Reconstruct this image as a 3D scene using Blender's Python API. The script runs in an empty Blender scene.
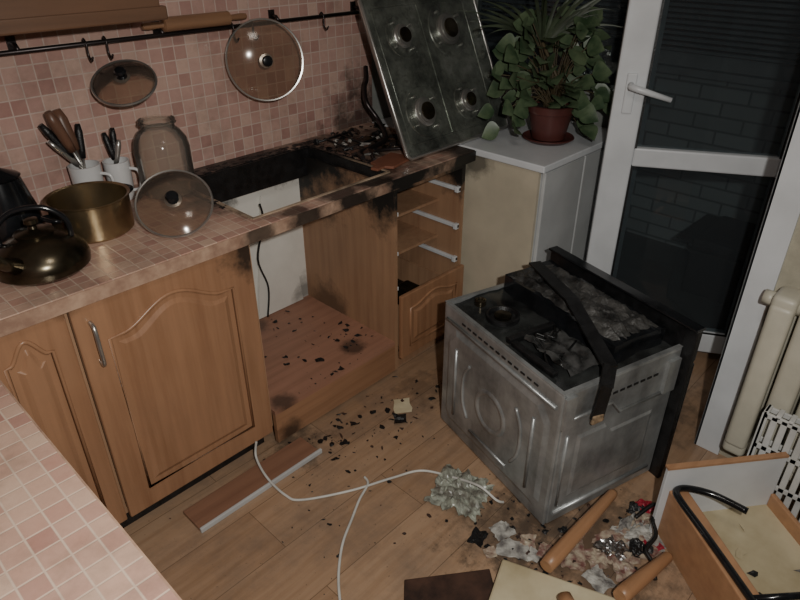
import bpy, bmesh, math, random
from mathutils import Vector, Matrix, Euler, noise as mnoise
random.seed(7)
S=bpy.context.scene
COL=S.collection
R=math.radians

# ---------------------------------------------------------------- materials
class NT:
    def __init__(s,name):
        s.m=bpy.data.materials.new(name); s.m.use_nodes=True
        s.t=s.m.node_tree; s.n=s.t.nodes; s.l=s.t.links
        s.b=s.n['Principled BSDF']
    def new(s,typ,**k):
        n=s.n.new(typ)
        for a,b in k.items(): setattr(n,a,b)
        return n
    def link(s,a,b): s.l.new(a,b)
    def pos(s):
        return s.new('ShaderNodeNewGeometry').outputs['Position']
    def scaled(s,v,sc):
        n=s.new('ShaderNodeVectorMath',operation='MULTIPLY'); s.link(v,n.inputs[0]); n.inputs[1].default_value=sc
        return n.outputs[0]
    def noise(s,v,scale,detail=4,rough=.55):
        n=s.new('ShaderNodeTexNoise'); s.link(v,n.inputs['Vector']); n.inputs['Scale'].default_value=scale
        n.inputs['Detail'].default_value=detail; n.inputs['Roughness'].default_value=rough
        return n.outputs['Fac']
    def ramp(s,f,stops):
        n=s.new('ShaderNodeValToRGB'); s.link(f,n.inputs[0]); e=n.color_ramp.elements
        while len(e)<len(stops): e.new(.5)
        for i,(p,c) in enumerate(stops):
            e[i].position=p; e[i].color=(*c,1)
        return n.outputs[0]
    def mix(s,f,a,b,mode='MIX'):
        n=s.new('ShaderNodeMix',data_type='RGBA',blend_type=mode)
        for sock,v in ((n.inputs[0],f),(n.inputs[6],a),(n.inputs[7],b)):
            if isinstance(v,(int,float)): sock.default_value=v
            elif isinstance(v,tuple): sock.default_value=(*v,1)
            else: s.link(v,sock)
        return n.outputs[2]
    def math(s,op,a,b=0.0):
        n=s.new('ShaderNodeMath',operation=op)
        for sock,v in ((n.inputs[0],a),(n.inputs[1],b)):
            if isinstance(v,(int,float)): sock.default_value=v
            else: s.link(v,sock)
        return n.outputs[0]
    def soot(s,col,spots,color=(.012,.011,.010),amp=2.4,nscale=9):
        p=s.pos(); nz=s.noise(p,nscale,8,.68)
        for c,r,st in spots:
            d=s.new('ShaderNodeVectorMath',operation='DISTANCE'); s.link(p,d.inputs[0]); d.inputs[1].default_value=c
            v=s.math('DIVIDE',d.outputs['Value'],r)
            v=s.math('ADD',v,s.math('MULTIPLY',s.math('SUBTRACT',nz,.5),amp))
            mr=s.new('ShaderNodeMapRange'); s.link(v,mr.inputs[0])
            mr.inputs[1].default_value=.45; mr.inputs[2].default_value=1.15
            mr.inputs[3].default_value=st; mr.inputs[4].default_value=0
            col=s.mix(mr.outputs[0],col,color)
        return col
    def base(s,c):
        if isinstance(c,tuple): s.b.inputs['Base Color'].default_value=(*c,1)
        else: s.link(c,s.b.inputs['Base Color'])
    def bump(s,h,strength=.3,dist=.01):
        n=s.new('ShaderNodeBump'); n.inputs['Strength'].default_value=strength; n.inputs['Distance'].default_value=dist
        s.link(h,n.inputs['Height']); s.link(n.outputs[0],s.b.inputs['Normal'])
    def rough(s,r): s.b.inputs['Roughness'].default_value=r
    def metal(s,r): s.b.inputs['Metallic'].default_value=r

def plain(name,c,rough=.5,metal=0,var=.15,scale=12,spots=None,bump=0,c2=None):
    t=NT(name); p=t.pos()
    nz=t.noise(p,scale,5)
    d=c2 or tuple(x*(1-var*1.6) for x in c)
    col=t.ramp(nz,[(.35,d),(.65,c)])
    if spots: col=t.soot(col,spots)
    t.base(col); t.rough(rough); t.metal(metal)
    if bump: t.bump(t.noise(p,scale*6,3),bump,.004)
    return t.m

def wood(name,c1,c2,axis='Z',rough=.38,spots=None,scale=1.0):
    t=NT(name); p=t.pos()
    sc={'X':(1.2,22,22),'Y':(22,1.2,22),'Z':(22,22,1.2)}[axis]
    v=t.scaled(p,tuple(x*scale for x in sc))
    n1=t.noise(v,1.6,6,.6)
    n2=t.noise(p,3,3)
    col=t.ramp(n1,[(.3,c2),(.52,c1),(.7,tuple(min(1,x*1.18) for x in c1))])
    col=t.mix(.35,col,t.ramp(n2,[(.3,c2),(.7,c1)]))
    film=t.noise(p,4,6,.65)
    col=t.mix(t.math('MULTIPLY',film,.30),col,(.10,.075,.06))
    if spots: col=t.soot(col,spots)
    t.base(col); t.rough(rough)
    return t.m

def mosaic(name,size,cols,grout,plane='XY',spots=None,rough=.35,mortar=.04,mott=.45,light=.3):
    t=NT(name); p=t.pos()
    sx=t.new('ShaderNodeSeparateXYZ'); t.link(p,sx.inputs[0])
    cx=t.new('ShaderNodeCombineXYZ')
    a,b={'XY':(0,1),'XZ':(0,2),'YZ':(1,2)}[plane]
    t.link(sx.outputs[a],cx.inputs[0]); t.link(sx.outputs[b],cx.inputs[1])
    v=t.scaled(cx.outputs[0],(1/size,1/size,1))
    fl=t.new('ShaderNodeVectorMath',operation='FLOOR'); t.link(v,fl.inputs[0])
    wn=t.new('ShaderNodeTexWhiteNoise',noise_dimensions='3D'); t.link(fl.outputs[0],wn.inputs['Vector'])
    n=len(cols)
    col=t.ramp(wn.outputs['Value'],[(i/(n-1),c) for i,c in enumerate(cols)])
    mot=t.noise(p,60,5,.7)
    col=t.mix(t.math('MULTIPLY',mot,mott),col,tuple(x*.5 for x in cols[0]))
    mot2=t.noise(p,26,4,.6)
    col=t.mix(t.math('MULTIPLY',mot2,light),col,(.68,.52,.41))
    fr=t.new('ShaderNodeVectorMath',operation='FRACTION'); t.link(v,fr.inputs[0])
    s2=t.new('ShaderNodeSeparateXYZ'); t.link(fr.outputs[0],s2.inputs[0])
    def edge(o):
        m=t.math('MINIMUM',o,t.math('SUBTRACT',1.0,o)); return m
    e=t.math('MINIMUM',edge(s2.outputs[0]),edge(s2.outputs[1]))
    mr=t.new('ShaderNodeMapRange'); t.link(e,mr.inputs[0]); mr.inputs[1].default_value=mortar*.6; mr.inputs[2].default_value=mortar*1.5
    col=t.mix(mr.outputs[0],grout,col)
    film=t.noise(p,5,7,.7)
    col=t.mix(t.math('MULTIPLY',t.ramp(film,[(.5,(0,0,0)),(.75,(1,1,1))]),.5),col,(.12,.085,.065))
    if spots: col=t.soot(col,spots)
    t.base(col); t.rough(rough); t.bump(mr.outputs[0],.25,.003)
    return t.m

m_counter=mosaic('countertop_tile_laminate',.037,[(.46,.24,.185),(.57,.37,.275),(.38,.18,.145),(.61,.43,.32),(.51,.30,.23)],(.60,.46,.36),'XY',
                 [((1.27,2.06,.86),.36,1.0),((1.0,1.75,.86),.14,.95),((1.02,1.60,.86),.07,.8),((1.95,1.52,.86),.13,.9),((1.75,1.85,.86),.24,.85),((1.58,1.60,.86),.16,.95),((1.3,1.5,.86),.10,.9),((1.45,1.51,.86),.09,.95),((1.1,1.5,.86),.06,.8)],rough=.30)
m_edge=plain('countertop_edge_laminate',(.46,.31,.22),.4,0,.4,24,[((1.60,1.48,.84),.16,1),((1.95,1.48,.84),.18,1),((1.15,1.48,.84),.09,.9),((.95,1.48,.83),.06,.8),((1.35,1.48,.83),.11,.95)],c2=(.28,.17,.12))
m_walltile=mosaic('wall_tile_mosaic',.044,[(.42,.225,.195),(.54,.34,.29),(.35,.17,.15),(.58,.40,.33),(.48,.28,.24)],(.54,.42,.36),'XZ',
                  [((1.90,2.08,.88),.20,.8)],rough=.25)
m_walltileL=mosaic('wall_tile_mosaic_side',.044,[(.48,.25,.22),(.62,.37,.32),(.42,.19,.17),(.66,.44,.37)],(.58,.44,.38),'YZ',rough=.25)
C1,C2=(.38,.20,.108),(.27,.13,.065)
m_door=wood('alder_cabinet_door',C1,C2,'Z',.32,[((.95,1.5,.80),.10,.9),((.40,1.5,.83),.05,.5)])
m_car=wood('alder_cabinet_carcass',(.40,.235,.135),(.30,.16,.09),'Z',.5,[((1.56,1.53,.80),.17,1),((1.55,1.95,.84),.26,1),((1.95,1.52,.80),.14,1),((1.55,1.9,.18),.12,.6)])
m_shelf=wood('niche_base_board',(.40,.20,.13),(.30,.145,.09),'X',.5,[((1.4,1.60,.16),.05,.7),((1.0,1.53,.16),.05,.7),((1.2,2.0,.16),.08,.6)])
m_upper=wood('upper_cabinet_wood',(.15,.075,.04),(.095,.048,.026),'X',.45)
m_rail=plain('dark_rail_metal',(.06,.05,.05),.35,.8)
m_black=plain('burnt_black',(.014,.014,.015),.4,0,.4,30,bump=.4)
m_blackgloss=plain('black_enamel',(.012,.013,.015),.15,0,.3,20)
m_char=plain('charred_insulation',(.07,.068,.064),.5,0,.2,16,bump=1.2,c2=(.007,.007,.007))
m_white=plain('white_pvc',(.66,.68,.70),.35,0,.08,6)
m_whitedirty=plain('white_back_panel',(.76,.74,.68),.6,0,.08,6,[((1.0,2.05,.82),.22,.97),((1.25,2.05,.86),.12,.97),((1.45,2.05,.84),.12,.97),((1.52,2.05,.2),.07,.6),((1.0,2.05,.4),.12,.8)])
m_cabwhite=plain('white_cabinet_paint',(.50,.51,.51),.4,0,.1,5)
m_beige=plain('beige_side_panel',(.54,.48,.365),.5,0,.12,5,[((2.0,1.5,.80),.08,.7)])
m_wallbeige=plain('beige_wallpaper',(.42,.39,.30),.8,0,.1,20,bump=.3)
m_wallgrey=plain('grey_plaster',(.24,.25,.23),.85,0,.12,10)
m_ceil=plain('ceiling_paint',(.6,.58,.54),.9)
m_steel=plain('stainless_steel',(.58,.57,.54),.28,.85,.2,8)
m_steelbrown=plain('heat_tinted_steel',(.46,.35,.20),.27,.9,.4,7,c2=(.20,.145,.085))
m_darksteel=plain('smoked_steel',(.15,.125,.085),.24,.9,.5,8)
m_rack=plain('white_plastic',(.66,.66,.64),.4)
m_rad=plain('radiator_enamel',(.58,.55,.45),.4,0,.1,8)
m_cup=plain('ceramic_white',(.58,.58,.58),.2,0,.1,8)
m_cord=plain('white_cord',(.62,.61,.57),.5)
m_blackcord=plain('black_cord',(.01,.01,.01),.4)
m_pot=plain('terracotta_pot',(.095,.03,.026),.4)
m_soil=plain('soil',(.02,.014,.01),.9)
m_leaf=plain('round_leaf',(.12,.165,.09),.4,0,.4,14,c2=(.035,.065,.032))
m_palm=plain('palm_leaf',(.06,.08,.045),.45,0,.4,14)
m_stem=plain('stem',(.08,.06,.03),.6)
m_roll=wood('rolling_pin_wood',(.30,.16,.085),(.20,.10,.055),'X')
m_leg=wood('stool_leg_wood',(.42,.22,.11),(.30,.15,.07),'X',.4)
m_cream=plain('cream_board',(.60,.53,.36),.5,0,.3,5,c2=(.40,.33,.20))
m_orange=wood('orange_wood_edge',(.48,.26,.135),(.38,.19,.095),'X',.45)
m_paper=plain('dirty_paper',(.46,.45,.41),.8,0,.5,30,c2=(.12,.11,.105))
m_bag=plain('plastic_bag',(.40,.43,.36),.3,0,.5,30,c2=(.13,.12,.10))
m_foil=plain('foil',(.5,.5,.5),.3,1,.3,10)
m_red=plain('red_plastic',(.35,.02,.04),.35)
m_yel=plain('printed_wrapper',(.42,.36,.27),.45,0,.5,45,c2=(.16,.07,.06))
m_brownboard=plain('charred_board',(.075,.038,.026),.5,0,.5,16,c2=(.02,.012,.01))

t=NT('galvanised_sheet'); p=t.pos()
n1=t.noise(p,6,7,.65); n2=t.noise(t.scaled(p,(1,1,.35)),14,5)
c=t.ramp(n1,[(.30,(.12,.125,.125)),(.5,(.30,.31,.31)),(.72,(.50,.52,.52))])
c=t.mix(.30,c,t.ramp(n2,[(.35,(.11,.105,.10)),(.65,(.50,.52,.52))]))
t.base(c); t.metal(.5); t.rough(.31); t.bump(n1,.15,.01); m_galv=t.m

t=NT('smoked_hob_steel'); p=t.pos()
n1=t.noise(p,8,8,.7); n3=t.noise(p,38,5,.7)
c=t.ramp(n1,[(.34,(.06,.065,.06)),(.52,(.17,.185,.16)),(.75,(.34,.36,.32))])
c=t.mix(t.math('MULTIPLY',t.ramp(n3,[(.52,(0,0,0)),(.66,(1,1,1))]),.5),c,(.05,.05,.045))
t.base(c); t.metal(.6); t.rough(.28); m_hob=t.m

def glass(name,tint,fac,rough=.03,haze=0,hcol=(.6,.55,.5)):
    t=NT(name); t.n.remove(t.b)
    out=t.n['Material Output']
    tr=t.new('ShaderNodeBsdfTransparent'); tr.inputs[0].default_value=(*tint,1)
    gl=t.new('ShaderNodeBsdfGlossy'); gl.inputs['Roughness'].default_value=rough
    lw=t.new('ShaderNodeLayerWeight'); lw.inputs[0].default_value=fac
    mx=t.new('ShaderNodeMixShader'); t.link(lw.outputs['Fresnel'],mx.inputs[0]); t.link(tr.outputs[0],mx.inputs[1]); t.link(gl.outputs[0],mx.inputs[2])
    res=mx.outputs[0]
    if haze:
        df=t.new('ShaderNodeBsdfDiffuse'); df.inputs[0].default_value=(*hcol,1)
        m2=t.new('ShaderNodeMixShader'); m2.inputs[0].default_value=haze
        t.link(res,m2.inputs[1]); t.link(df.outputs[0],m2.inputs[2]); res=m2.outputs[0]
    t.link(res,out.inputs[0]); return t.m
m_pane=glass('window_pane',(.62,.66,.67),.30,.03,.03,(.5,.55,.6))
m_glass=glass('clear_glass',(.95,.93,.90),.18,.10,.08)
m_lidglass=glass('lid_glass',(.84,.78,.72),.25,.12,.07,(.5,.42,.36))

t=NT('laminate_floor'); p=t.pos()
br=t.new('ShaderNodeTexBrick'); br.offset=.37; t.link(p,br.inputs['Vector']); br.inputs['Scale'].default_value=1
br.inputs['Brick Width'].default_value=1.1; br.inputs['Row Height'].default_value=.19
br.inputs['Mortar Size'].default_value=.0012; br.inputs['Mortar Smooth'].default_value=.3
br.inputs['Color1'].default_value=(.40,.265,.168,1); br.inputs['Color2'].default_value=(.335,.212,.13,1); br.inputs['Mortar'].default_value=(.16,.10,.06,1)
g=t.noise(t.scaled(p,(2.2,26,1)),1.5,6,.6)
c=t.mix(.55,br.outputs['Color'],t.ramp(g,[(.3,(.62,.55,.48)),(.6,(1,1,1))]),'MULTIPLY')
dirt=t.noise(p,4,8,.72)
c=t.mix(t.math('MULTIPLY',t.ramp(dirt,[(.46,(0,0,0)),(.72,(1,1,1))]),.55),c,(.12,.098,.085))
spk=t.noise(p,60,4,.75)
c=t.mix(t.math('MULTIPLY',t.ramp(spk,[(.65,(0,0,0)),(.71,(1,1,1))]),.6),c,(.03,.027,.024))
c=t.soot(c,[((1.22,.70,0),.20,.45),((1.3,.5,0),.28,.6),((1.55,1.35,0),.12,.4),((1.0,1.46,0),.11,.6),((2.1,.8,0),.3,.5)],(.04,.033,.028),amp=4.0,nscale=14)
t.base(c); t.rough(.27); m_floor=t.m

t=NT('painted_brick'); p=t.pos()
sx=t.new('ShaderNodeSeparateXYZ'); t.link(p,sx.inputs[0]); cx=t.new('ShaderNodeCombineXYZ'); t.link(sx.outputs[1],cx.inputs[0]); t.link(sx.outputs[2],cx.inputs[1])
br=t.new('ShaderNodeTexBrick'); t.link(cx.outputs[0],br.inputs['Vector']); br.inputs['Scale'].default_value=1
br.inputs['Brick Width'].default_value=.25; br.inputs['Row Height'].default_value=.075; br.inputs['Mortar Size'].default_value=.006
br.inputs['Color1'].default_value=(.58,.57,.55,1); br.inputs['Color2'].default_value=(.46,.455,.44,1); br.inputs['Mortar'].default_value=(.24,.24,.23,1)
t.base(br.outputs['Color']); t.rough(.8); t.bump(br.outputs['Fac'],-.5,.01); m_brick=t.m

# ---------------------------------------------------------------- mesh helpers
def empty(name,loc=(0,0,0),rot=(0,0,0)):
    e=bpy.data.objects.new(name,None); e.location=loc; e.rotation_euler=rot; e.empty_display_size=.05; COL.objects.link(e); return e
def finish(name,bm,mat,parent=None,smooth=False,bevel=0,mats=None):
    bmesh.ops.recalc_face_normals(bm,faces=bm.faces)
    me=bpy.data.meshes.new(name); bm.to_mesh(me); bm.free()
    for mm in (mats or [mat]): me.materials.append(mm)
    if smooth:
        for f in me.polygons: f.use_smooth=True
    o=bpy.data.objects.new(name,me); COL.objects.link(o)
    if parent: o.parent=parent
    if bevel:
        b=o.modifiers.new('bevel','BEVEL'); b.width=bevel; b.segments=2; b.limit_method='ANGLE'
    return o
def addbox(bm,b,mi=0,M=None):
    x0,x1,y0,y1,z0,z1=b
    vs=[Vector((x,y,z)) for x in (x0,x1) for y in (y0,y1) for z in (z0,z1)]
    if M: vs=[M@v for v in vs]
    v=[bm.verts.new(q) for q in vs]
    for f in ((0,1,3,2),(4,6,7,5),(0,4,5,1),(2,3,7,6),(0,2,6,4),(1,5,7,3)):
        fc=bm.faces.new([v[i] for i in f]); fc.material_index=mi
def box(name,b,mat,parent=None,bevel=0,M=None):
    bm=bmesh.new(); addbox(bm,b,0,M); return finish(name,bm,mat,parent,bevel=bevel)
def boxes(name,bs,mat,parent=None,bevel=0,mats=None):
    bm=bmesh.new()
    for q in bs:
        if len(q)==6: addbox(bm,q)
        else: addbox(bm,q[:6],q[6])
    return finish(name,bm,mat,parent,bevel=bevel,mats=mats)
def lathe(name,prof,mat,parent=None,M=Matrix(),seg=40,closed=False,smooth=True):
    bm=bmesh.new(); rings=[]
    for r,z in prof:
        if r<1e-5: rings.append([bm.verts.new(M@Vector((0,0,z)))])
        else: rings.append([bm.verts.new(M@Vector((r*math.cos(2*math.pi*i/seg),r*math.sin(2*math.pi*i/seg),z))) for i in range(seg)])
    pr=list(zip(rings,rings[1:]))
    if closed: pr.append((rings[-1],rings[0]))
    for a,b in pr:
        for i in range(seg):
            j=(i+1)%seg
            if len(a)==1 and len(b)==1: break
            if len(a)==1: bm.faces.new([a[0],b[i],b[j]])
            elif len(b)==1: bm.faces.new([a[i],a[j],b[0]])
            else: bm.faces.new([a[i],a[j],b[j],b[i]])
    o=finish(name,bm,mat,parent,smooth=False)
    if smooth:
        for f in o.data.polygons: f.use_smooth=True
        try:
            o.data.set_sharp_from_angle(angle=R(40))
        except Exception: pass
    return o
def catmull(P,n=8,closed=False):
    P=[Vector(p) for p in P]; out=[]
    N=len(P); rng=range(N if closed else N-1)
    for i in rng:
        p1=P[i]; p2=P[(i+1)%N]
        p0=P[(i-1)%N] if closed or i>0 else p1
        p3=P[(i+2)%N] if closed or i<N-2 else p2
        for k in range(n):
            u=k/n
            out.append(.5*((2*p1)+(p2-p0)*u+(2*p0-5*p1+4*p2-p3)*u*u+(3*p1-p0-3*p2+p3)*u**3))
    if not closed: out.append(P[-1])
    return out
def tube(name,pts,r,mat,parent=None,seg=10,closed=False,smoothpts=0,bm=None,mi=0):
    own=bm is None
    if own: bm=bmesh.new()
    if smoothpts: pts=catmull(pts,smoothpts,closed)
    pts=[Vector(p) for p in pts]; n=len(pts)
    rr=r if isinstance(r,(list,tuple)) else [r]*n
    rings=[]; up=None
    for i,p in enumerate(pts):
        a=pts[(i-1)%n] if (closed or i>0) else p
        b=pts[(i+1)%n] if (closed or i<n-1) else p
        d=(b-a).normalized()
        if up is None:
            up=Vector((0,0,1)) if abs(d.z)<.9 else Vector((1,0,0))
        up=(up-d*up.dot(d)).normalized(); s=d.cross(up)
        rings.append([bm.verts.new(p+rr[i]*(math.cos(2*math.pi*k/seg)*up+math.sin(2*math.pi*k/seg)*s)) for k in range(seg)])
    for i in range(n if closed else n-1):
        a=rings[i]; b=rings[(i+1)%n]
        for k in range(seg):
            f=bm.faces.new([a[k],a[(k+1)%seg],b[(k+1)%seg],b[k]]); f.smooth=True; f.material_index=mi
    if not closed:
        for q in (rings[0],rings[-1]):
            f=bm.faces.new(q); f.material_index=mi
    if own: return finish(name,bm,mat,parent)
def prism(name,outline,d0,d1,mat,parent=None,frame='XZ',bevel=0,inset=0):
    bm=bmesh.new()
    def P(a,b,d):
        return {'XZ':(a,d,b),'YZ':(d,a,b),'XY':(a,b,d)}[frame]
    A=[bm.verts.new(P(a,b,d0)) for a,b in outline]
    if inset:
        cx=(min(a for a,b in outline)+max(a for a,b in outline))/2; w=max(a for a,b in outline)-cx
        cz=(min(b for a,b in outline)+max(b for a,b in outline))/2; h=max(b for a,b in outline)-cz
        o2=[(cx+(a-cx)*(1-inset/w),cz+(b-cz)*(1-inset/h)) for a,b in outline]
    else: o2=outline
    B=[bm.verts.new(P(a,b,d1)) for a,b in o2]
    n=len(A)
    bm.faces.new(A); bm.faces.new(B[::-1])
    for i in range(n): bm.faces.new([A[i],A[(i+1)%n],B[(i+1)%n],B[i]])
    return finish(name,bm,mat,parent,bevel=bevel)
def arch(x0,x1,z0,z1,A,n=20):
    pts=[(x0,z0),(x1,z0)]
    c=(x0+x1)/2; w=(x1-x0)/2; sh=.12*w*2
    pts.append((x1,z1-A))
    for i in range(n+1):
        u=1-2*i/n; x=c+u*(w-sh*.9)
        pts.append((x,z1-A+A*(.5+.5*math.cos(math.pi*u))**.8))
    pts.append((x0,z1-A)); return pts
def arched_door(root,tag,x0,x1,z0,z1,yf,mat,A=.045,margin=.065,handle=None):
    box(tag+'_slab',(x0,x1,yf,yf+.018,z0,z1),mat,root,bevel=.004)
    o=arch(x0+margin,x1-margin,z0+margin,z1-margin*.75,A)
    tube(tag+'_moulding',[(a,yf-.001,b) for a,b in o],.0055,mat,root,seg=8,closed=True)
    i=arch(x0+margin+.018,x1-margin-.018,z0+margin+.018,z1-margin*.75-.018,A)
    prism(tag+'_raised_field',i,yf+.001,yf-.006,mat,root,'XZ',inset=.016)

# ---------------------------------------------------------------- room shell
box('floor',(-.42,2.75,-1.8,2.2,-.05,0),m_floor)
box('ceiling',(-.6,2.75,-1.8,2.3,2.55,2.6),m_ceil)
box('wall_back',(-.6,2.0,2.08,2.2,-.0,2.55),m_walltile)
box('wall_back_recess',(2.0,2.75,2.08,2.2,0,2.55),m_wallgrey)
box('wall_left',(-.54,-.42,-1.8,2.08,0,2.55),m_walltileL)
box('wall_front',(-.42,2.0,-1.92,-1.8,0,2.55),m_wallbeige)
box('wall_right',(2.0,2.66,-1.92,.42,0,2.55),m_wallbeige)
box('wall_right_parapet',(2.64,2.75,1.18,2.08,0,.93),m_wallgrey)
box('wall_right_lintel',(2.62,2.75,.42,2.08,2.12,2.55),m_wallgrey)
boxes('trim_1',[(1.988,2.0,.345,.43,0,2.3),(1.988,2.66,.42,.43,0,2.3)],m_white,bevel=.002)

w=empty('window_1')
boxes('frame',[(2.62,2.68,1.19,1.25,.93,2.12),(2.62,2.68,2.02,2.08,.93,2.12),(2.62,2.68,1.25,2.02,.93,1.0),(2.62,2.68,1.25,2.02,2.05,2.12)],m_wallgrey,w,bevel=.006)
box('pane',(2.645,2.65,1.25,2.02,1.0,2.05),m_pane,w)
fr=empty('trim_2')
boxes('door_frame',[(2.62,2.68,1.12,1.185,0,2.12),(2.62,2.68,.43,.48,0,2.12),(2.62,2.68,.48,1.12,2.06,2.12),(2.62,2.70,.48,1.12,0,.03)],m_white,fr,bevel=.004)
hx,hy=2.60,.475
dr=empty('door_1',(hx,hy,0),(0,0,math.atan2(.875,-.484)))
L=.70
boxes('leaf_frame',[(0,.10,-.03,.03,.06,2.04),(L-.105,L,-.03,.03,.06,2.04),(.10,L-.105,-.03,.03,.06,.15),(.10,L-.105,-.03,.03,.835,.905),(.10,L-.105,-.03,.03,1.95,2.04)],m_white,dr,bevel=.006)
boxes('leaf_panes',[(.10,L-.105,-.004,.004,.15,.835),(.10,L-.105,-.004,.004,.905,1.95)],m_pane,dr)
boxes('leaf_gasket',[(.10,L-.105,.028,.031,.15,.157),(.10,.107,.028,.031,.15,.835),(L-.112,L-.105,.028,.031,.15,.835),(.10,.107,.028,.031,.905,1.95),(L-.112,L-.105,.028,.031,.905,1.95)],m_black,dr)
box('handle_plate',(L-.07,L-.035,.03,.04,1.03,1.17),m_white,dr,bevel=.004)
tube('handle_lever',[(L-.052,.035,1.13),(L-.052,.075,1.13),(L-.075,.08,1.125),(L-.19,.08,1.095)],[.012,.012,.012,.009],m_white,dr,smoothpts=0)

box('balcony_floor',(2.75,3.7,-.6,3.2,-.1,-.02),plain('balcony_concrete',(.16,.15,.14),.8))
box('wall_balcony_parapet',(3.6,3.72,-.6,3.2,-.02,.95),m_brick)
box('wall_balcony_north',(2.75,3.72,3.2,3.3,-.02,2.55),m_wallgrey)
box('wall_balcony_south',(2.75,3.72,-.7,-.6,-.02,2.55),m_wallgrey)
box('balcony_ceiling',(2.75,3.72,-.7,3.3,2.55,2.6),m_wallgrey)
bl=empty('balcony_blind')
boxes('slats',[(3.5,3.53,-.5,3.1,z/1000,z/1000+.014) for z in range(1060,2400,26)],plain('blind_slat',(.28,.29,.30),.5),bl)
boxes('sill',[(3.48,3.74,-.6,3.2,.95,.985),(3.54,3.6,-.6,3.2,.985,1.05)],plain('balcony_sill',(.40,.40,.40),.5),bl)
boxes('sash_posts',[(3.58,3.62,y,y+.05,1.05,2.5) for y in (-.1,.8,1.7,2.6)],plain('sash_wood',(.08,.08,.08),.5),bl)
box('night_backing',(3.64,3.66,-.6,3.2,.985,2.5),m_blackgloss,bl)
jb=empty('balcony_junk_box')
boxes('carton',[(3.1,3.5,.55,.95,-.02,.28)],plain('dark_carton',(.06,.05,.045),.7),jb,bevel=.01)
boxes('carton_flaps',[(3.06,3.1,.55,.95,.22,.235),(3.1,3.5,.95,1.03,.25,.262)],plain('dark_carton_flap',(.07,.06,.05),.7),jb)

# ---------------------------------------------------------------- countertop
Z0,Z1=.82,.86
ct=empty('kitchen_countertop')
boxes('tile_laminate_top',[(-.42,.98,1.482,2.078,Z0,Z1),(.98,1.56,1.482,1.545,Z0,Z1),(.98,1.56,2.0,2.078,Z0,Z1),(1.56,1.975,1.482,2.078,Z0,Z1)],m_counter,ct)
boxes('front_edge_band',[(.183,1.977,1.478,1.482,Z0-.001,Z1-.003)],m_edge,ct)
boxes('cutout_seal_strip',[(.975,1.56,1.538,1.548,Z1,Z1+.003),(.972,.984,1.545,2.0,Z1,Z1+.003),(1.555,1.565,1.545,2.0,Z1,Z1+.003)],plain('seal_strip',(.5,.38,.27),.4,0,.4,14,[((1.0,2.0,.86),.25,1),((1.5,1.95,.86),.3,1)]),ct)
boxes('burnt_cutout_lining',[(.978,.986,1.55,2.0,.78,.858),(1.552,1.56,1.56,2.0,.72,.858),(.986,1.552,1.99,2.0,.745,.858)],m_black,ct)
bm=bmesh.new()
def crust(bm,x0,x1,y0,y1,nx,ny,z,amp):
    g={}
    for i in range(nx+1):
        for j in range(ny+1):
            x=x0+(x1-x0)*i/nx; y=y0+(y1-y0)*j/ny; q=Vector((x*40,y*40,1))
            n_=mnoise.noise(q)+.5*mnoise.noise(q*2.3)
            e=min(i,nx-i,j,ny-j)
            g[i,j]=bm.verts.new((x,y,z+(amp*n_ if e>0 else -.004)))
    for i in range(nx):
        for j in range(ny): bm.faces.new([g[i,j],g[i+1,j],g[i+1,j+1],g[i,j+1]])
crust(bm,.96,1.62,1.995,2.055,90,10,Z1+.001,.006)
crust(bm,1.553,1.61,1.58,2.0,8,60,Z1+.001,.006)
crust(bm,.955,.985,1.66,2.0,6,50,Z1+.001,.006)
finish('char_crust',bm,m_black,ct)
ct2=empty('kitchen_countertop.001')
boxes('tile_laminate_top',[(-.418,.178,.30,1.4815,Z0,Z1)],m_counter,ct2)
boxes('front_edge_band',[(.178,.182,.30,1.4815,Z0-.001,Z1-.003)],m_edge,ct2)

bc=empty('base_cabinet')
boxes('carcass',[(.385,.403,1.52,2.06,.09,.82),(.92,.94,1.52,2.06,.09,.82),(.403,.92,1.52,2.06,.09,.108),(.403,.92,2.05,2.06,.108,.82)],m_car,bc)
arched_door(bc,'door',.402,.925,.085,.812,1.497,m_door,A=.06,margin=.075)
tube('door_handle',[(.442,1.497,.76),(.440,1.470,.755),(.438,1.462,.70),(.440,1.470,.645),(.442,1.497,.64)],.0055,m_steel,bc,smoothpts=6)
box('toe_gap_shade',(.385,.92,1.56,1.575,0,.088),m_black,bc)  # black strip paints the shade in the gap left by the fallen plinth
cc=empty('corner_cabinet')
arched_door(cc,'door',.185,.392,.085,.812,1.499,m_door,A=.05,margin=.05)
boxes('carcass',[(.16,.178,.32,1.50,.09,.82),(.178,.384,1.52,1.535,.09,.82)],m_door,cc)
box('plinth',(.10,.12,.32,1.5,0,.09),m_car,cc)

ni=empty('oven_niche_cabinet')
boxes('side_panel',[(1.540,1.556,1.50,2.06,.02,.82)],m_car,ni)
box('base_board',(.942,1.540,1.50,2.06,.145,.162),m_shelf,ni)
boxes('front_rail',[(.942,1.540,1.500,1.518,.02,.145)],wood('rail_wood',C1,C2,'X',.4,[((1.0,1.5,.03),.06,.8)]),ni)
box('back_panel',(.942,1.540,2.05,2.06,.162,.80),m_whitedirty,ni)
prism('torn_back_sheet',[(1.26,.165),(1.50,.165),(1.45,.60),(1.34,.70),(1.30,.45)],2.035,2.045,m_whitedirty,ni,'XZ')
tube('gas_pipe_stub',[(1.30,2.03,.162),(1.32,2.03,.3),(1.28,2.02,.45),(1.32,2.01,.60),(1.30,1.99,.69)],.004,m_black,ni,smoothpts=6)

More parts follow.
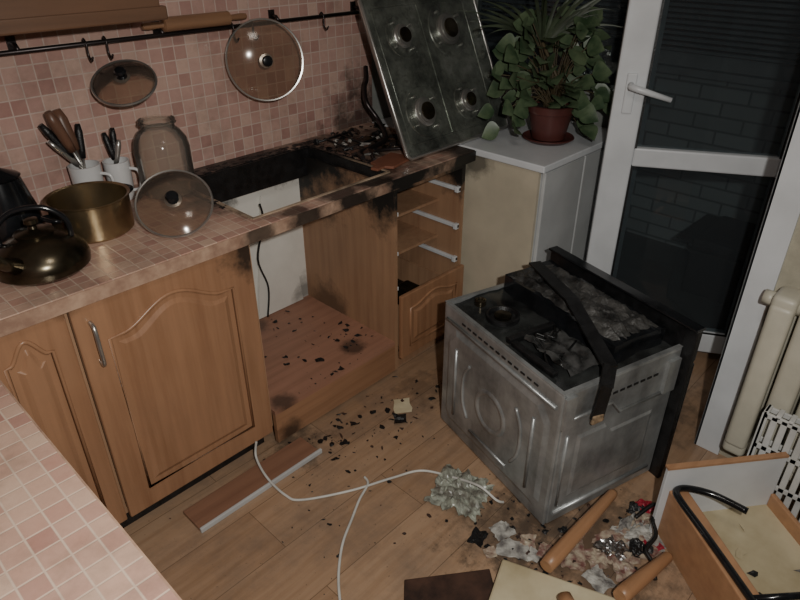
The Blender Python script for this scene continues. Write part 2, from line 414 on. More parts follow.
dc=empty('drawer_cabinet')
boxes('carcass',[(1.925,1.945,1.50,2.06,.09,.82),(1.557,1.925,2.045,2.06,.1,.82),(1.557,1.925,1.53,2.045,.085,.1),(1.557,1.925,1.50,1.515,.795,.82)],m_car,dc)
for i,z in enumerate((.71,.55,.40)):
    boxes('slide_%d'%i,[(1.912,1.925,1.503,2.0,z-.010,z+.006),(1.905,1.925,1.503,1.52,z-.014,z+.010),(1.557,1.566,1.503,2.0,z-.010,z+.006)],m_white,dc,bevel=.002)
boxes('shelf_fins',[(1.557,1.925,1.62,2.04,.625,.637),(1.557,1.925,1.62,2.04,.46,.472)],m_car,dc)
arched_door(dc,'bottom_drawer_front',1.558,1.944,.075,.37,1.478,m_door,A=.03,margin=.05)
boxes('bottom_drawer_box',[(1.572,1.584,1.497,1.98,.12,.31),(1.885,1.897,1.497,1.98,.12,.31),(1.584,1.885,1.97,1.98,.12,.31),(1.584,1.885,1.497,1.97,.12,.13)],m_car,dc)
boxes('drawer_cutlery',[(1.62,1.65,1.52,1.75,.13,.30),(1.67,1.74,1.51,1.62,.13,.33),(1.76,1.80,1.53,1.80,.13,.27)],m_darksteel,dc,bevel=.01)
box('plinth',(1.542,1.94,1.53,1.545,0,.075),m_car,dc)

wc=empty('white_side_cabinet')
box('side_panel_beige',(2.0,2.015,1.20,2.07,0,.835),m_beige,wc)
boxes('body',[(2.016,2.60,1.20,2.07,0,.835)],m_cabwhite,wc,bevel=.003)
boxes('front_doors',[(2.022,2.305,1.184,1.2,.06,.825),(2.312,2.595,1.184,1.2,.06,.825)],m_cabwhite,wc,bevel=.004)
box('top_slab',(1.985,2.615,1.172,2.07,.835,.862),m_white,wc,bevel=.004)

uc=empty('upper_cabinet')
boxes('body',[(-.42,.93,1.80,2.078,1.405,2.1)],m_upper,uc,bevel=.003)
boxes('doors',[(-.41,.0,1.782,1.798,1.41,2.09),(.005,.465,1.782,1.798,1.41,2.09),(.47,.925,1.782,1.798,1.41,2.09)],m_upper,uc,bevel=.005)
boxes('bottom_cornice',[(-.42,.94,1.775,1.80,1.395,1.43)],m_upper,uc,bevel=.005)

# ---------------------------------------------------------------- wall rail + hanging items
rl=empty('utensil_rail')
tube('rod',[(.05,2.035,1.32),(1.98,2.035,1.32)],.007,m_rail,rl)
bm=bmesh.new()
for x in (.15,.62,1.05,1.5,1.9):
    tube('',[(x,2.079,1.335),(x,2.05,1.335),(x,2.035,1.322)],.006,None,bm=bm)
    addbox(bm,(x-.012,x+.012,2.074,2.08,1.315,1.355))
finish('brackets',bm,m_rail,rl)
bm=bmesh.new()
for x in (.80,.86,1.30,1.38,1.70):
    tube('',[(x,2.045,1.325),(x,2.036,1.334),(x,2.024,1.322),(x,2.024,1.29),(x,2.01,1.275),(x,1.998,1.288)],.003,None,bm=bm,seg=6,smoothpts=3)
finish('hooks',bm,m_rail,rl)

def lid(name,r,M,dome=.03,glassm=m_lidglass):
    e=empty(name); e.matrix_world=M
    prof=[]
    for i in range(9):
        a=i/8; prof.append((.012+(r-.012-.006)*a, dome*(1-a*a)))
    prof2=[(q,z-.004) for q,z in prof[::-1]]
    lathe('glass_dome',prof+prof2,glassm,e,seg=48,closed=True)
    lathe('steel_rim',[(r-.006,.003),(r-.002,.004),(r,0),(r-.002,-.005),(r-.006,-.004)],m_steel,e,seg=48,closed=True)
    lathe('knob',[(0,dome+.026),(.014,dome+.024),(.018,dome+.018),(.014,dome+.010),(.008,dome+.006),(.014,dome+.001),(.016,dome-.001),(0,dome-.004)],m_blackgloss,e,seg=24)
    lathe('knob_plate',[(.016,dome-.001),(.024,dome-.003),(.016,dome-.005)],m_steel,e,seg=24,closed=True)
    return e
def orient(loc,normal):
    n=Vector(normal).normalized(); q=n.to_track_quat('Z','Y')
    return Matrix.Translation(loc)@q.to_matrix().to_4x4()
lid('glass_pot_lid',.096,orient((.862,1.965,1.212),(-.32,-.42,.85)),.025)
lid('glass_pan_lid',.137,orient((1.375,1.965,1.210),(-.40,-.90,.12)),.022)
rp=empty('rolling_pin',(1.17,2.03,1.3495),(0,0,0))
lathe('pin',[(0,-.19),(.009,-.188),(.011,-.17),(.009,-.125),(.010,-.122),(.022,-.118),(.022,.118),(.010,.122),(.009,.125),(.011,.17),(.009,.188),(0,.19)],m_roll,rp,Matrix.Rotation(R(90),4,'Y'),24)

# ---------------------------------------------------------------- countertop items
T=Z1
def at(x,y,z=T): return Matrix.Translation((x,y,z))
jr=empty('glass_jar')
o=[(.0,.002),(.068,.002),(.082,.012),(.086,.03),(.086,.15),(.080,.18),(.064,.205),(.052,.215),(.050,.235),(.055,.238),(.055,.242)]
i=[(r-.003 if r>.01 else 0,z+(.004 if k<2 else 0)) for k,(r,z) in enumerate(o)]
lathe('body',o+i[::-1],m_glass,jr,at(.918,1.92),40)
lathe('neck_ring',[(.053,.228),(.058,.231),(.053,.234)],m_glass,jr,at(.918,1.92),40,closed=True)
lid('saucepan_lid',.108,orient((.79,1.640,T+.078),(-.36,-.56,.75)),.025)
pt=empty('saucepan')
lathe('body',[(0,0),(.098,0),(.106,.008),(.108,.10),(.113,.104),(.113,.107),(.104,.104),(.102,.012),(0,.008)],m_steelbrown,pt,at(.62,1.805),48)
for s in (-1,1):
    a=R(20) if s>0 else R(200); ca,sa=math.cos(a),math.sin(a)
    r0=.107; cx_,cy_=.62,1.805
    P=[(cx_+ca*r0-sa*k*s*.03,cy_+sa*r0+ca*k*s*.03,T+.078) for k in (-1,)]+[(cx_+ca*.138-sa*k*s*.024,cy_+sa*.138+ca*k*s*.024,T+.085) for k in (-1,1)]+[(cx_+ca*r0-sa*k*s*.03,cy_+sa*r0+ca*k*s*.03,T+.078) for k in (1,)]
    tube('handle',P,.006,m_blackgloss,pt,smoothpts=5)
kt=empty('stovetop_kettle')
KX,KY=.425,1.665
lathe('body',[(0,0),(.098,0),(.112,.012),(.114,.030),(.107,.052),(.085,.075),(.06,.09),(.045,.096),(.047,.102),(.035,.108),(.012,.112),(.009,.118),(.017,.126),(.016,.136),(0,.14)],m_darksteel,kt,at(KX,KY),48)
tube('arch_handle',[(KX-.075,KY+.03,T+.075),(KX-.07,KY+.03,T+.125),(KX-.03,KY+.012,T+.16),(KX+.03,KY-.012,T+.16),(KX+.07,KY-.03,T+.125),(KX+.075,KY-.03,T+.075)],.007,m_blackgloss,kt,smoothpts=6)
tube('spout',[(KX-.07,KY-.06,T+.05),(KX-.11,KY-.09,T+.085),(KX-.125,KY-.10,T+.115)],[.022,.015,.011],m_darksteel,kt)
cp=empty('black_coffee_pot')
lathe('body',[(0,0),(.075,0),(.082,.01),(.078,.08),(.062,.15),(.055,.18),(.058,.185),(.052,.19),(.02,.205),(.012,.21),(.015,.222),(0,.228)],m_blackgloss,cp,at(.435,1.89),36)
tube('handle',[(.435-.06,1.85,T+.16),(.34,1.83,T+.16),(.325,1.825,T+.10),(.435-.075,1.855,T+.05)],.009,m_blackgloss,cp,smoothpts=6)
def cup(name,x,y,r,h,tools):
    e=empty(name)
    lathe('cup',[(0,0),(r*.82,0),(r*.9,.004),(r,h),(r-.004,h),(r*.85,.008),(0,.008)],m_cup,e,at(x,y),32)
    tube('ear',[(x+r*.62,y-r*.62,T+h*.8),(x+r*1.15,y-r*1.1,T+h*.72),(x+r*1.1,y-r*1.05,T+h*.3),(x+r*.6,y-r*.6,T+h*.22)],.005,m_cup,e,smoothpts=5)
    for k,(dx,dy,l,mt,rad) in enumerate(tools):
        b=Vector((x-dx*.1,y-dy*.1,T+.015)); d=Vector((dx,dy,1)).normalized()
        tube('tool_%d_shaft'%k,[b,b+d*l*.6],.0035,m_steel,e)
        tube('tool_%d_handle'%k,[b+d*l*.58,b+d*l*.68,b+d*l*.9,b+d*l],[rad*.8,rad,rad*1.1,rad*.7],mt,e)
wd=wood('utensil_wood',(.16,.075,.045),(.09,.045,.028),'Z')
cup('utensil_cup',.695,1.985,.046,.135,[(-.55,.1,.29,m_black,.011),(-.15,.15,.29,wd,.018),(-.35,-.1,.31,wd,.015),(.12,.1,.24,m_black,.010),(-.75,0,.26,m_steel,.007)])
cup('utensil_mug',.792,1.985,.040,.125,[(.15,.1,.21,m_black,.009),(-.1,.2,.20,m_black,.009),(.3,-.1,.18,m_steel,.008)])

# hob leaning upright on counter
HA=math.atan2(.907,.42)
hb=empty('gas_hob',(1.675,1.565,T+.010),(HA,0,0))
W,Hh=.63,.585
prism('top_plate',[(.02,0),(W-.02,0),(W,.02),(W,Hh-.02),(W-.02,Hh),(.02,Hh),(0,Hh-.02),(0,.02)],.0,.010,m_hob,hb,'XY',bevel=.003)
tube('bright_rim',[(.015,.002,.006),(W-.015,.002,.006),(W-.002,.015,.006),(W-.002,Hh-.015,.006),(W-.015,Hh-.002,.006),(.015,Hh-.002,.006),(.002,Hh-.015,.006),(.002,.015,.006)],.008,m_steel,hb,closed=True)
tube('pressed_inner_rim',[(.05,.045,.010),(W-.10,.045,.010),(W-.085,.06,.010),(W-.085,Hh-.06,.010),(W-.10,Hh-.045,.010),(.05,Hh-.045,.010),(.035,Hh-.06,.010),(.035,.06,.010)],.003,m_hob,hb,closed=True,seg=8)
box('under_tray',(.03,W-.03,.06,Hh-.03,-.04,0),m_galv,hb)
k=0
for (bx,by,br_) in ((.15,.15,.054),(.41,.15,.044),(.15,.43,.044),(.41,.43,.060)):
    M=Matrix.Translation((bx,by,.010)); k+=1
    lathe('burner_well_%d'%k,[(br_*1.75,0),(br_*1.7,.004),(br_*1.55,.003),(br_*1.2,.0005),(0,.0005)],m_hob,hb,M)
    lathe('burner_%d'%k,[(br_,0),(br_,.010),(br_*.9,.014),(br_*.8,.015),(br_*.78,.021),(br_*.3,.024),(0,.024)],m_steel,hb,M)
    lathe('burner_%d_cap'%k,[(br_*.62,.022),(br_*.60,.027),(0,.028)],m_darksteel,hb,M)
    for q in range(4):
        a=q*math.pi/2+.6
        lathe('burner_%d_cap_pin_%d'%(k,q),[(.005,0),(.005,.016),(0,.017)],m_steel,hb,Matrix.Translation((bx+br_*1.35*math.cos(a),by+br_*1.35*math.sin(a),.010)),10)
for q in range(4):
    lathe('knob_%d'%q,[(.018,0),(.017,.006),(.013,.008),(.012,.018),(0,.019)],m_hob,hb,Matrix.Translation((.583,.14+q*.085,.010)),20)
box('center_embossed_strip',(.272,.288,.05,Hh-.05,.010,.0125),m_hob,hb)

# collapsed burner bars lying flat in the debris
gt=empty('cast_iron_grate')
bm=bmesh.new()
gx,gy=1.69,1.90
for dx in (-.06,.02): tube('',[(gx+dx,gy-.09,T+.010),(gx+dx+.02,gy+.10,T+.010)],.005,None,bm=bm,seg=6)
for dy in (-.07,.08): tube('',[(gx-.09,gy+dy,T+.010),(gx+.10,gy+dy+.02,T+.010)],.005,None,bm=bm,seg=6)
finish('bars',bm,m_black,gt)
tube('burnt_gas_hose',[(1.95,2.065,1.10),(1.92,2.03,1.06),(1.88,2.0,1.04),(1.84,1.95,.99),(1.86,1.90,.92),(1.80,1.80,.878),(1.70,1.77,.873),(1.61,1.75,.873),(1.58,1.70,.873)],.010,m_rail,smoothpts=8)
tube('gas_hose_loop',[(1.80,1.66,.869),(1.75,1.70,.869),(1.69,1.725,.870),(1.64,1.71,.869),(1.60,1.66,.869)],.007,m_rail,smoothpts=8)
cb=empty('cutting_board',(1.64,1.615,T),(0,0,R(12)))
prism('board',[(-.06,-.05),(.08,-.05),(.08,.05),(-.06,.05),(-.07,.02),(-.11,.015),(-.11,-.015),(-.07,-.02)],0,.010,plain('cutting_board_red_wood',(.22,.085,.05),.5),cb,'XY',bevel=.002)
bm=bmesh.new()
def flake(bm,x,y,z,s,mi=0,crump=.3,n=7):
    c=bm.verts.new((x,y,z+s*crump*random.random())); a0=random.random()*6.3; ring=[]
    st=random.uniform(.3,1); ro=random.random()*3.14
    for i in range(n):
        a=a0+i/n*6.283; r=s*random.uniform(.4,1.1)
        u,v=r*math.cos(a),r*math.sin(a)*st
        ring.append(bm.verts.new((x+u*math.cos(ro)-v*math.sin(ro),y+u*math.sin(ro)+v*math.cos(ro),z+s*crump*random.random()*.6)))
    for i in range(n):
        f=bm.faces.new([c,ring[i],ring[(i+1)%n]]); f.material_index=mi
for i in range(130):
    flake(bm,random.uniform(1.58,1.95),random.uniform(1.72,2.04),T+.002,random.uniform(.006,.034),random.choice((0,0,0,1,2,3)),.9)
for i in range(20):
    flake(bm,random.uniform(1.57,1.69),random.uniform(1.6,2.0),T+.002,random.uniform(.003,.012),0,.5)
finish('countertop_burnt_debris',bm,None,mats=[m_black,m_paper,m_brownboard,m_darksteel])

# ---------------------------------------------------------------- potted plant
pl=empty('potted_plant')
PX,PY=2.285,1.35; PT=.862
lathe('saucer',[(0,0),(.085,0),(.105,.014),(.102,.018),(.085,.008),(0,.008)],m_pot,pl,at(PX,PY,PT),36)
lathe('pot',[(0,.009),(.062,.009),(.066,.012),(.086,.115),(.094,.118),(.096,.145),(.088,.147),(.084,.13),(0,.13)],m_pot,pl,at(PX,PY,PT),36)
lathe('soil',[(0,.133),(.083,.131)],m_soil,pl,at(PX,PY,PT),24)
bm=bmesh.new()
def leaf(bm,p,d,up,l,w,mi=0,n=6,droop=.25,pointy=.6):
    d=Vector(d).normalized(); s=d.cross(Vector(up)).normalized(); u=s.cross(d)
    prev=None
    for i in range(n+1):
        a=i/n
        ww=w*math.sin(math.pi*min(1,a**pointy*.97+.03)) if i<n else 0
        c=p+d*l*a-Vector((0,0,1))*droop*l*a*a
        row=[bm.verts.new(c+s*ww*k+u*abs(k)*ww*.25) for k in (-1,0,1)]
        if prev:
            for j in range(2):
                f=bm.faces.new([prev[j],prev[j+1],row[j+1],row[j]]); f.smooth=True; f.material_index=mi
        prev=row
base=Vector((PX,PY,PT+.13)); lat=Vector((.691,-.723,0)); dep=Vector((.723,.691,0))
n=0
while n<150:
    a=random.uniform(-1,1); c=random.uniform(-1,1); h=random.random()
    if a*a+c*c>1: continue
    rad=.26*(1-.45*h)
    q=base+lat*(a*rad*1.1-.02)+dep*(c*.12)+Vector((0,0,.02+h*.30-.20*abs(a)*(1-h)))
    if q.z<PT+.03 or q.y>1.50 or q.y<1.12: continue
    if q.x<2.02: continue
    out=(q-base); out.z*=.3
    d=out.normalized()+Vector((random.uniform(-.5,.5),random.uniform(-.5,.5),random.uniform(-.3,.4)))-dep*.3
    l=random.uniform(.055,.085)
    upv=Vector((-.6,-.6,.8))+Vector((random.uniform(-.6,.6),random.uniform(-.6,.6),0))
    leaf(bm,q,d,upv,l,l*.52,0,7,.3,.85)
    if n%2==0:
        mid=(base+q)/2+Vector((0,0,.04))
        tube('',[base+Vector((a*.03,c*.03,0)),mid,q],.0022,None,bm=bm,seg=5,smoothpts=3,mi=2)
    n+=1
for i in range(34):
    a=random.uniform(-1,1); q=base+Vector((0,0,.24))+lat*(-.06+a*.03)+dep*.02
    d=Vector((0,0,random.uniform(.5,1.2)))+lat*(a*1.0-.1)+dep*random.uniform(-.35,.0)
    leaf(bm,q,d,(-.6,-.6,.3),random.uniform(.26,.42),.007,1,9,random.uniform(.2,.6),.6)
tube('',[base,base+Vector((.01,0,.12)),base+Vector((0,0,.24))-lat*.06+dep*.02],.007,None,bm=bm,seg=6,mi=2)
finish('foliage',bm,None,pl,mats=[m_leaf,m_palm,m_stem])

# ---------------------------------------------------------------- oven
ov=empty('built_in_oven',(1.288,.618,0),(0,0,R(-16.5)))
D,Wd,Ht=.475,.585,.52
boxes('body_shell',[(0,.012,0,Wd,.008,Ht),(.012,D,0,.012,.008,Ht),(.012,D,Wd-.012,Wd,.008,Ht),(.012,D,.012,Wd-.012,.0,.02),(.012,D,.012,Wd-.012,.465,.48)],m_galv,ov,bevel=.008)
YC=Wd/2
prism('back_emboss',[(.05,.05),(Wd-.05,.05),(Wd-.03,.08),(Wd-.03,.40),(Wd-.07,.45),(.07,.45),(.03,.40),(.03,.08)],.001,-.008,m_galv,ov,'YZ',inset=.02)
Mx=Matrix.Translation((-.008,YC,.25))@Matrix.Rotation(R(-90),4,'Y')
lathe('fan_emboss_ring',[(.060,0),(.066,.005),(.076,.005),(.082,0)],m_galv,ov,Mx,40)
bm=bmesh.new()
for sy in (-1,1):
    tube('',[(-.008,YC+sy*.12,.14),(-.008,YC+sy*.15,.20),(-.008,YC+sy*.15,.30),(-.008,YC+sy*.12,.36)],.006,None,bm=bm,seg=8,smoothpts=4)
    tube('',[(-.008,YC+sy*.20,.10),(-.008,YC+sy*.20,.38)],.006,None,bm=bm,seg=8)
tube('',[(-.008,YC-.1,.10),(-.008,YC+.1,.10)],.006,None,bm=bm,seg=8)
tube('',[(-.002,.02,.465),(-.002,Wd-.02,.465)],.006,None,bm=bm,seg=8)
finish('back_ribs',bm,m_galv,ov)
boxes('back_vent_slots',[(-.002,.002,.10+.03*i,.118+.03*i,.486,.492) for i in range(13)],m_black,ov)
bm=bmesh.new()
tube('',[(.02,-.001,.42),(.20,-.001,.42),(.24,-.001,.37),(D-.02,-.001,.37)],.006,None,bm=bm,seg=8)
tube('',[(.03,-.001,.05),(D-.03,-.001,.05)],.007,None,bm=bm,seg=8)
tube('',[(.04,-.001,.08),(.04,-.001,.36)],.005,None,bm=bm,seg=8)
addbox(bm,(.005,.045,-.010,0,.40,.51)); addbox(bm,(D-.06,D-.01,-.012,0,.37,.49))
finish('side_pressings',bm,m_galv,ov)
prism('side_emboss',[(.08,.10),(.40,.10),(.40,.31),(.22,.31),(.19,.345),(.08,.345)],0,-.005,m_galv,ov,'XZ',inset=.012)
boxes('side_slots',[(.17+.028*i,.188+.028*i,-.002,.001,.45,.457) for i in range(8)],m_black,ov)
boxes('top_flange',[(0,D,0,.016,Ht,Ht+.003),(0,D,Wd-.016,Wd,Ht,Ht+.003),(0,.014,.016,Wd-.016,Ht,Ht+.003)],m_galv,ov,bevel=.001)
bm=bmesh.new()
NX,NY=22,26; g={}
for i in range(NX+1):
    for j in range(NY+1):
        x=.013+(D-.03)*i/NX; y=.013+(Wd-.026)*j/NY
        z=.512+.010*mnoise.noise(Vector((x*10,y*10,1)))+.004*mnoise.noise(Vector((x*40,y*40,3)))
        g[i,j]=bm.verts.new((x,y,z))
for i in range(NX):
    for j in range(NY):
        f=bm.faces.new([g[i,j],g[i+1,j],g[i+1,j+1],g[i,j+1]]); f.smooth=True
m_topplate=plain('sooted_top_plate',(.06,.064,.062),.22,.3,.5,9,c2=(.010,.010,.011))
finish('charred_top_plate',bm,m_topplate,ov)
bm=bmesh.new(); addbox(bm,(.23,.44,.05,.56,.50,.575))
bmesh.ops.subdivide_edges(bm,edges=bm.edges[:],cuts=9,use_grid_fill=True)
for v in bm.verts:
    nn=mnoise.noise_vector(v.co*10); v.co+=nn*.006
finish('burnt_housing',bm,m_blackgloss,ov)
bm=bmesh.new(); g={}
NX,NY=26,60
for i in range(NX+1):
    for j in range(NY+1):
        x=.235+.20*i/NX; y=.06+.49*j/NY
        q=Vector((x*22,y*14,2)); e=min(i,NX-i)/NX*6; e=min(1,e); e2=min(1,min(j,NY-j)/NY*10)
        z=.572+.024*e*e2*(.5+.9*abs(mnoise.noise(q)))+.008*mnoise.noise(q*3)
        g[i,j]=bm.verts.new((x+.006*mnoise.noise(q*2),y,z))
for i in range(NX):
    for j in range(NY):
        bm.faces.new([g[i,j],g[i+1,j],g[i+1,j+1],g[i,j+1]])
finish('burnt_insulation_crust',bm,m_char,ov)
lathe('vent_collar',[(.055,0),(.055,.014),(.047,.016),(.042,.004),(0,.004)],m_black,ov,Matrix.Translation((.11,.41,.514)),32)
lathe('vent_collar_inner',[(.028,.0),(.028,.010),(.018,.012),(0,.012)],m_darksteel,ov,Matrix.Translation((.11,.41,.518)),24)
lathe('lamp_socket',[(.020,0),(.020,.018),(.016,.020),(.014,.014),(0,.014)],m_darksteel,ov,Matrix.Translation((.10,.52,.512)),24)
boxes('top_bracket',[(.03,.21,.27,.292,.517,.537),(.03,.052,.08,.27,.517,.532)],m_black,ov,bevel=.003)
bm=bmesh.new()
def strap(bm,P,w,th):
    for a,b in zip(P,P[1:]):
        a=Vector(a);b=Vector(b); d=(b-a); l=d.length; d.normalize()
        s=Vector((1,-.15,0)); s=(s-d*s.dot(d)).normalized(); u=s.cross(d)
        M=Matrix((s,d,u)).transposed().to_4x4(); M.translation=a
        addbox(bm,(-w/2,w/2,-.004,l+.004,-th/2,th/2),0,M)
strap(bm,[(.325,.52,.612),(.26,.27,.614),(.16,.0,.565),(.135,-.022,.52),(.12,-.024,.415)],.044,.006)
finish('hanging_strap',bm,m_black,ov)
box('strap_burnt_tip',(.10,.145,-.030,-.018,.395,.425),plain('melted_tip',(.40,.28,.17),.6,0,.5,40),ov,bevel=.004)
bm=bmesh.new()
for k in range(4):
    y0=random.uniform(.08,.22)
    tube('',[(.05+.03*k,y0,.525),(.08+.02*k,y0+.05,.535),(.12+.015*k,y0+.02,.53),(.2,y0+.08*random.random(),.535)],.0035,None,bm=bm,seg=6,smoothpts=5)
finish('burnt_wires',bm,m_blackcord,ov)
bm=bmesh.new(); g={}
for i in range(17):
    for j in range(17):
        x=.07+.15*i/16; y=.05+.22*j/16; q=Vector((x*18,y*18,5))
        e=1-.35*abs(mnoise.noise(q*.7+Vector((0,0,j*.02))))
        g[i,j]=bm.verts.new((.145+(x-.145)*e,.16+(y-.16)*e,.522+.025*abs(mnoise.noise(q))+.012*abs(mnoise.noise(q*3))))
for i in range(16):
    for j in range(16):
        f=bm.faces.new([g[i,j],g[i+1,j],g[i+1,j+1],g[i,j+1]]); f.smooth=True
finish('melted_plastic',bm,plain('melted_grey_plastic',(.09,.09,.088),.2,.2,.5,22,c2=(.010,.010,.010)),ov)
boxes('front_flange',[(D,D+.018,-.035,Wd+.02,0,.592)],m_black,ov,bevel=.003)
boxes('front_rim_top',[(D-.012,D+.03,-.038,Wd+.023,.592,.600)],m_blackgloss,ov,bevel=.003)
boxes('oven_door',[(D+.019,D+.045,-.025,Wd+.01,.02,.46)],m_blackgloss,ov,bevel=.006)
boxes('control_fascia',[(D+.019,D+.04,-.025,Wd+.01,.47,.59)],m_black,ov,bevel=.004)
tube('door_handle_bar',[(D+.045,.05,.43),(D+.075,.06,.43),(D+.075,Wd-.06,.43),(D+.045,Wd-.05,.43)],.009,m_steel,ov)
for q in range(4):
    lathe('control_knob_%d'%q,[(.02,0),(.018,.02),(0,.022)],m_black,ov,Matrix.Translation((D+.04,.08+q*.13,.53))@Matrix.Rotation(R(90),4,'Y'),20)

# ---------------------------------------------------------------- cast-iron sectional radiator
rd=empty('radiator')
bm=bmesh.new()
for i in range(8):
    y=.290-i*.078
    addbox(bm,(1.866,1.914,y-.033,y+.033,.155,.685))
    addbox(bm,(1.930,1.975,y-.033,y+.033,.155,.685))
    addbox(bm,(1.872,1.970,y-.034,y+.034,.645,.712))
    addbox(bm,(1.872,1.970,y-.034,y+.034,.120,.190))
o=finish('sections',bm,m_rad,rd,bevel=.016)
o.modifiers['bevel'].segments=4
for f in o.data.polygons: f.use_smooth=True
bm=bmesh.new()
for z in (.678,.155): tube('',[(1.92,.30,z),(1.92,-.27,z)],.026,None,bm=bm,seg=12)
tube('',[(1.92,.32,.678),(1.92,.352,.678)],.022,None,bm=bm)
tube('',[(1.92,.13,.125),(1.92,.13,0)],.018,None,bm=bm)
tube('',[(1.92,-.20,.125),(1.92,-.20,0)],.018,None,bm=bm)
finish('pipes_and_feet',bm,m_rad,rd)
pr=empty('plastic_dish_rack')
bm=bmesh.new()
X0,X1,Y0,Y1=1.808,1.852,-.05,.235
for z in (.0,.12,.24,.355): addbox(bm,(X0,X1,Y0,Y1,z,z+.012) if z in (0,) else (X0,X0+.008,Y0,Y1,z,z+.018))
for z in (.24,.355): addbox(bm,(X1-.008,X1,Y0,Y1,z,z+.018))
for k in range(11): addbox(bm,(X0,X0+.006,Y0+.027*k,Y0+.027*k+.018,.012,.37))
for k in range(9): addbox(bm,(X0,X1,Y0+.034*k,Y0+.034*k+.014,.366,.378))
for y in (Y0,Y1-.01): addbox(bm,(X0,X1,y,y+.010,0,.378))
finish('slatted_body',bm,m_rack,pr,bevel=.002)

# ---------------------------------------------------------------- broken drawer with tube frame
BR=(0,0,math.atan2(-.62,.785))
bd=empty('broken_drawer',(1.525,.365,0),BR)
boxes('white_board',[(-.02,.355,-.014,0,.0,.268)],m_white,bd,bevel=.002)
boxes('orange_edge',[(-.022,.355,-.016,.002,.268,.275)],m_orange,bd)
boxes('side_wood',[(.0,.055,-.52,-.014,.0,.185),(.345,.36,-.52,-.014,0,.12)],m_orange,bd,bevel=.004)
box('cream_bottom',(.055,.345,-.52,-.014,.06,.072),m_cream,bd)
box('front_board',(0,.36,-.535,-.52,0,.185),m_cream,bd)
bm=bmesh.new()
for k in range(8): flake(bm,random.uniform(.10,.30),random.uniform(-.40,-.08),.074,random.uniform(.008,.03),random.choice((0,1,2)),.5)
finish('drawer_litter',bm,None,bd,mats=[m_black,m_paper,m_cream])
tf=empty('black_tube_frame',(1.525,.365,.186),BR)
tube('bent_tube',[(.17,-.13,.012),(.11,-.06,.012),(.05,-.027,.012),(.012,-.03,.012),(.005,-.07,.011),(.012,-.2,.010),(.02,-.5,.010)],.010,m_blackgloss,tf,smoothpts=6)
tube('cross_tube',[(.02,-.38,.010),(.16,-.39,.010),(.33,-.39,.010)],.009,m_blackgloss,tf)

# ---------------------------------------------------------------- broken stool
st=empty('broken_stool',(1.09,.63,0),(0,0,0))
ang=math.atan2(-.35,.13)
M=Matrix.Rotation(ang,4,'Z')
bm=bmesh.new(); addbox(bm,(0,.37,-.34,0,.012,.034),0,M); finish('seat_board',bm,m_cream,st,bevel=.006)
bm=bmesh.new(); addbox(bm,(.03,.34,-.31,-.03,.0,.012),0,M); finish('seat_frame',bm,m_orange,st)
def wleg(nm,a,b):
    a=Vector(a);b=Vector(b)
    tube(nm,[a,a+(b-a)*.1,a+(b-a)*.5,b-(b-a)*.03,b],[.020,.023,.021,.016,.012],m_leg,st,seg=16)
wleg('leg_1',(.045,-.115,.058),(.42,-.125,.070))
wleg('leg_2',(.10,-.31,.060),(.345,-.345,.030))
wleg('leg_3',(.00,-.20,.058),(-.17,-.42,.05))

# ---------------------------------------------------------------- floor bits
fb=empty('fallen_plinth_board')
bm=bmesh.new(); 
addbox(bm,(.545,1.02,1.375,1.475,.0,.014))
finish('wood_face',bm,wood('fallen_board_wood',(.28,.14,.085),(.19,.09,.055),'X',.4),fb,bevel=.002)
box('white_edge_strip',(.545,1.03,1.365,1.375,0,.018),m_cabwhite,fb,bevel=.002)
tube('white_power_cord',[(.845,1.485,.10),(.83,1.475,.045),(.81,1.39,.026),(.815,1.30,.006),(.84,1.245,.005),(.975,1.16,.005),(1.11,1.10,.005),(1.205,1.05,.005),(1.25,.95,.012),(1.25,.84,.05),(1.265,.78,.02),(1.285,.765,.005)],.0042,m_cord,smoothpts=10)
tube('white_lamp_cord',[(1.05,1.17,.005),(1.036,1.139,.005),(.97,1.11,.005),(.90,1.07,.005),(.83,1.03,.005),(.776,.987,.005),(.72,.93,.005),(.66,.85,.005),(.6,.77,.005)],.0042,m_cord,smoothpts=8)
cbd=empty('charred_fallen_board',(.855,.80,0),(0,0,math.atan2(-.17,.20)))
prism('board',[(0,0),(.25,0.01),(.25,-.20),(.0,-.22),(-.01,-.08)],0,.010,m_brownboard,cbd,'XY',bevel=.003)
def sheet(name,x,y,w,h,rot,mat,amp=.012,z=.002,n=14,freq=14,mat_i=None):
    bm=bmesh.new(); g={}
    Mr=Matrix.Rotation(rot,3,'Z'); off=random.random()*9
    for i in range(n+1):
        for j in range(n+1):
            v=Mr@Vector(((i/n-.5)*w,(j/n-.5)*h,0)); q=Vector((v.x*freq+off,v.y*freq,0))
            e=1-.4*abs(mnoise.noise(q*1.5))
            g[i,j]=bm.verts.new((x+v.x*e,y+v.y*e,z+amp*(abs(mnoise.noise(q))+.5*abs(mnoise.noise(q*2.7)))))
    for i in range(n):
        for j in range(n): bm.faces.new([g[i,j],g[i+1,j],g[i+1,j+1],g[i,j+1]])
    return finish(name,bm,mat)
sheet('paper_scrap',1.41,1.335,.10,.075,.9,m_cream,.010,freq=6)
sheet('burnt_paper_scrap',1.345,1.285,.065,.055,.9,m_black,.015)
sheet('crumpled_plastic_bag',1.22,.89,.19,.19,.3,m_bag,.035,freq=18,n=24)
rb=empty('scattered_rubbish')
mats=[m_paper,m_yel,m_foil,m_red,m_black,m_bag]
k=0
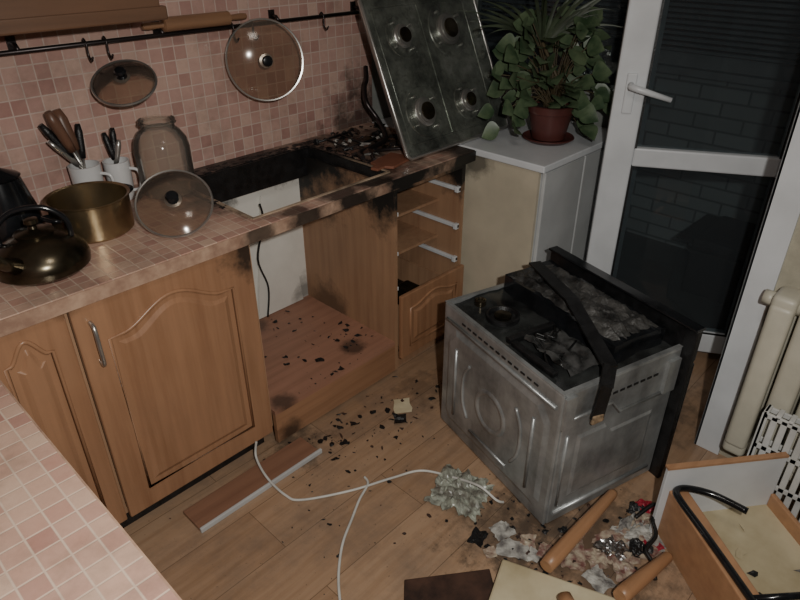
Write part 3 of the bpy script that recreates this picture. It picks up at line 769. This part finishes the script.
for (x,y,w,h,mi,am) in [(1.19,.70,.07,.06,0,.012),(1.21,.62,.06,.05,1,.01),(1.12,.74,.07,.05,4,.008),(1.22,.56,.06,.05,1,.01),(1.36,.42,.09,.08,2,.025),(1.44,.42,.09,.08,0,.02),
    (1.33,.37,.10,.07,1,.015),(1.30,.44,.08,.06,1,.012),(1.50,.42,.08,.05,0,.02),(1.24,.40,.08,.07,0,.012),(1.55,.44,.07,.05,4,.02),(1.585,.42,.06,.05,3,.02),(1.42,.36,.07,.07,4,.02),(1.18,.58,.05,.04,0,.01),(1.10,.68,.04,.04,1,.008),(1.53,.40,.07,.06,1,.02),(1.93,.72,.07,.06,0,.015),(2.0,.80,.06,.06,1,.015),(1.97,.60,.05,.05,3,.015),(1.40,.40,.18,.14,1,.012),(1.48,.37,.12,.10,0,.012),(1.27,.50,.12,.08,1,.008),(1.16,.64,.10,.07,0,.006),(1.46,.34,.05,.05,3,.015)]:
    k+=1; o=sheet('litter_%d'%k,x,y,w,h,random.random()*3,mats[mi],am,freq=22); o.parent=rb
tube('black_wire_tangle',[(1.50,.42,.03),(1.56,.40,.05),(1.575,.385,.05),(1.55,.37,.06),(1.50,.37,.06),(1.46,.34,.05),(1.40,.34,.04),(1.38,.31,.03),(1.34,.28,.02)],.006,m_blackcord,smoothpts=8)
bm=bmesh.new()
def cluster(cx,cy,sx,sy,n,z=.001,smax=.012):
    for i in range(n):
        y=random.gauss(cy,sy)
        if y>1.49: continue
        flake(bm,random.gauss(cx,sx),y,z,smax*random.random()**3*1.6+.0015,random.choice((0,0,0,1)),.4)
cluster(1.12,1.42,.10,.04,40); cluster(1.20,1.33,.16,.08,45); cluster(1.40,1.37,.05,.05,25,smax=.009); cluster(1.22,.68,.14,.12,170,smax=.009); cluster(1.45,1.38,.12,.05,30)
cluster(1.05,1.15,.3,.22,170,smax=.006); cluster(1.28,.48,.2,.08,80); cluster(.98,1.46,.05,.02,25,smax=.02); cluster(2.0,.75,.1,.1,50,smax=.012)
finish('ash_flakes',bm,None,mats=[m_black,m_brownboard])
bm=bmesh.new()
for cx_,cy_,s_,n_ in ((1.42,1.62,.05,30),(1.2,1.56,.12,30),(1.05,1.75,.08,20),(1.3,1.9,.12,30)):
    for i in range(n_):
        flake(bm,min(1.52,max(.96,random.gauss(cx_,s_))),min(2.0,max(1.52,random.gauss(cy_,s_))),.163,.018*random.random()**3+.002,0,.5)
finish('niche_ash_flakes',bm,m_black)

# ---------------------------------------------------------------- lights, world, camera
def area(name,loc,tgt,size,power,col):
    l=bpy.data.lights.new(name,'AREA'); l.energy=power; l.size=size; l.color=col
    o=bpy.data.objects.new(name,l); o.location=loc; o.rotation_euler=(Vector(tgt)-Vector(loc)).to_track_quat('-Z','Y').to_euler(); COL.objects.link(o)
area('ceiling_lamp_light',(.55,.2,2.45),(1.0,1.2,.4),.35,5,(1,.94,.86))
l=bpy.data.lights.new('phone_flash_light','SPOT'); l.energy=112; l.shadow_soft_size=.02; l.color=(1,.975,.92); l.spot_size=R(125); l.spot_blend=1.0
o=bpy.data.objects.new('phone_flash_light',l); o.location=(.05,-.16,1.74); o.rotation_euler=(Vector((1.15,1.15,.40))-Vector(o.location)).to_track_quat('-Z','Y').to_euler(); COL.objects.link(o)
wld=bpy.data.worlds.new('night'); S.world=wld; wld.use_nodes=True
wld.node_tree.nodes['Background'].inputs[0].default_value=(.05,.06,.08,1); wld.node_tree.nodes['Background'].inputs[1].default_value=.3
cam=bpy.data.cameras.new('camera'); cam.lens=28.8; cam.sensor_width=36; cam.clip_start=.02
co=bpy.data.objects.new('camera',cam); co.location=(0,0,1.62); co.rotation_euler=(R(59.6),0,R(-46.3)); COL.objects.link(co); S.camera=co
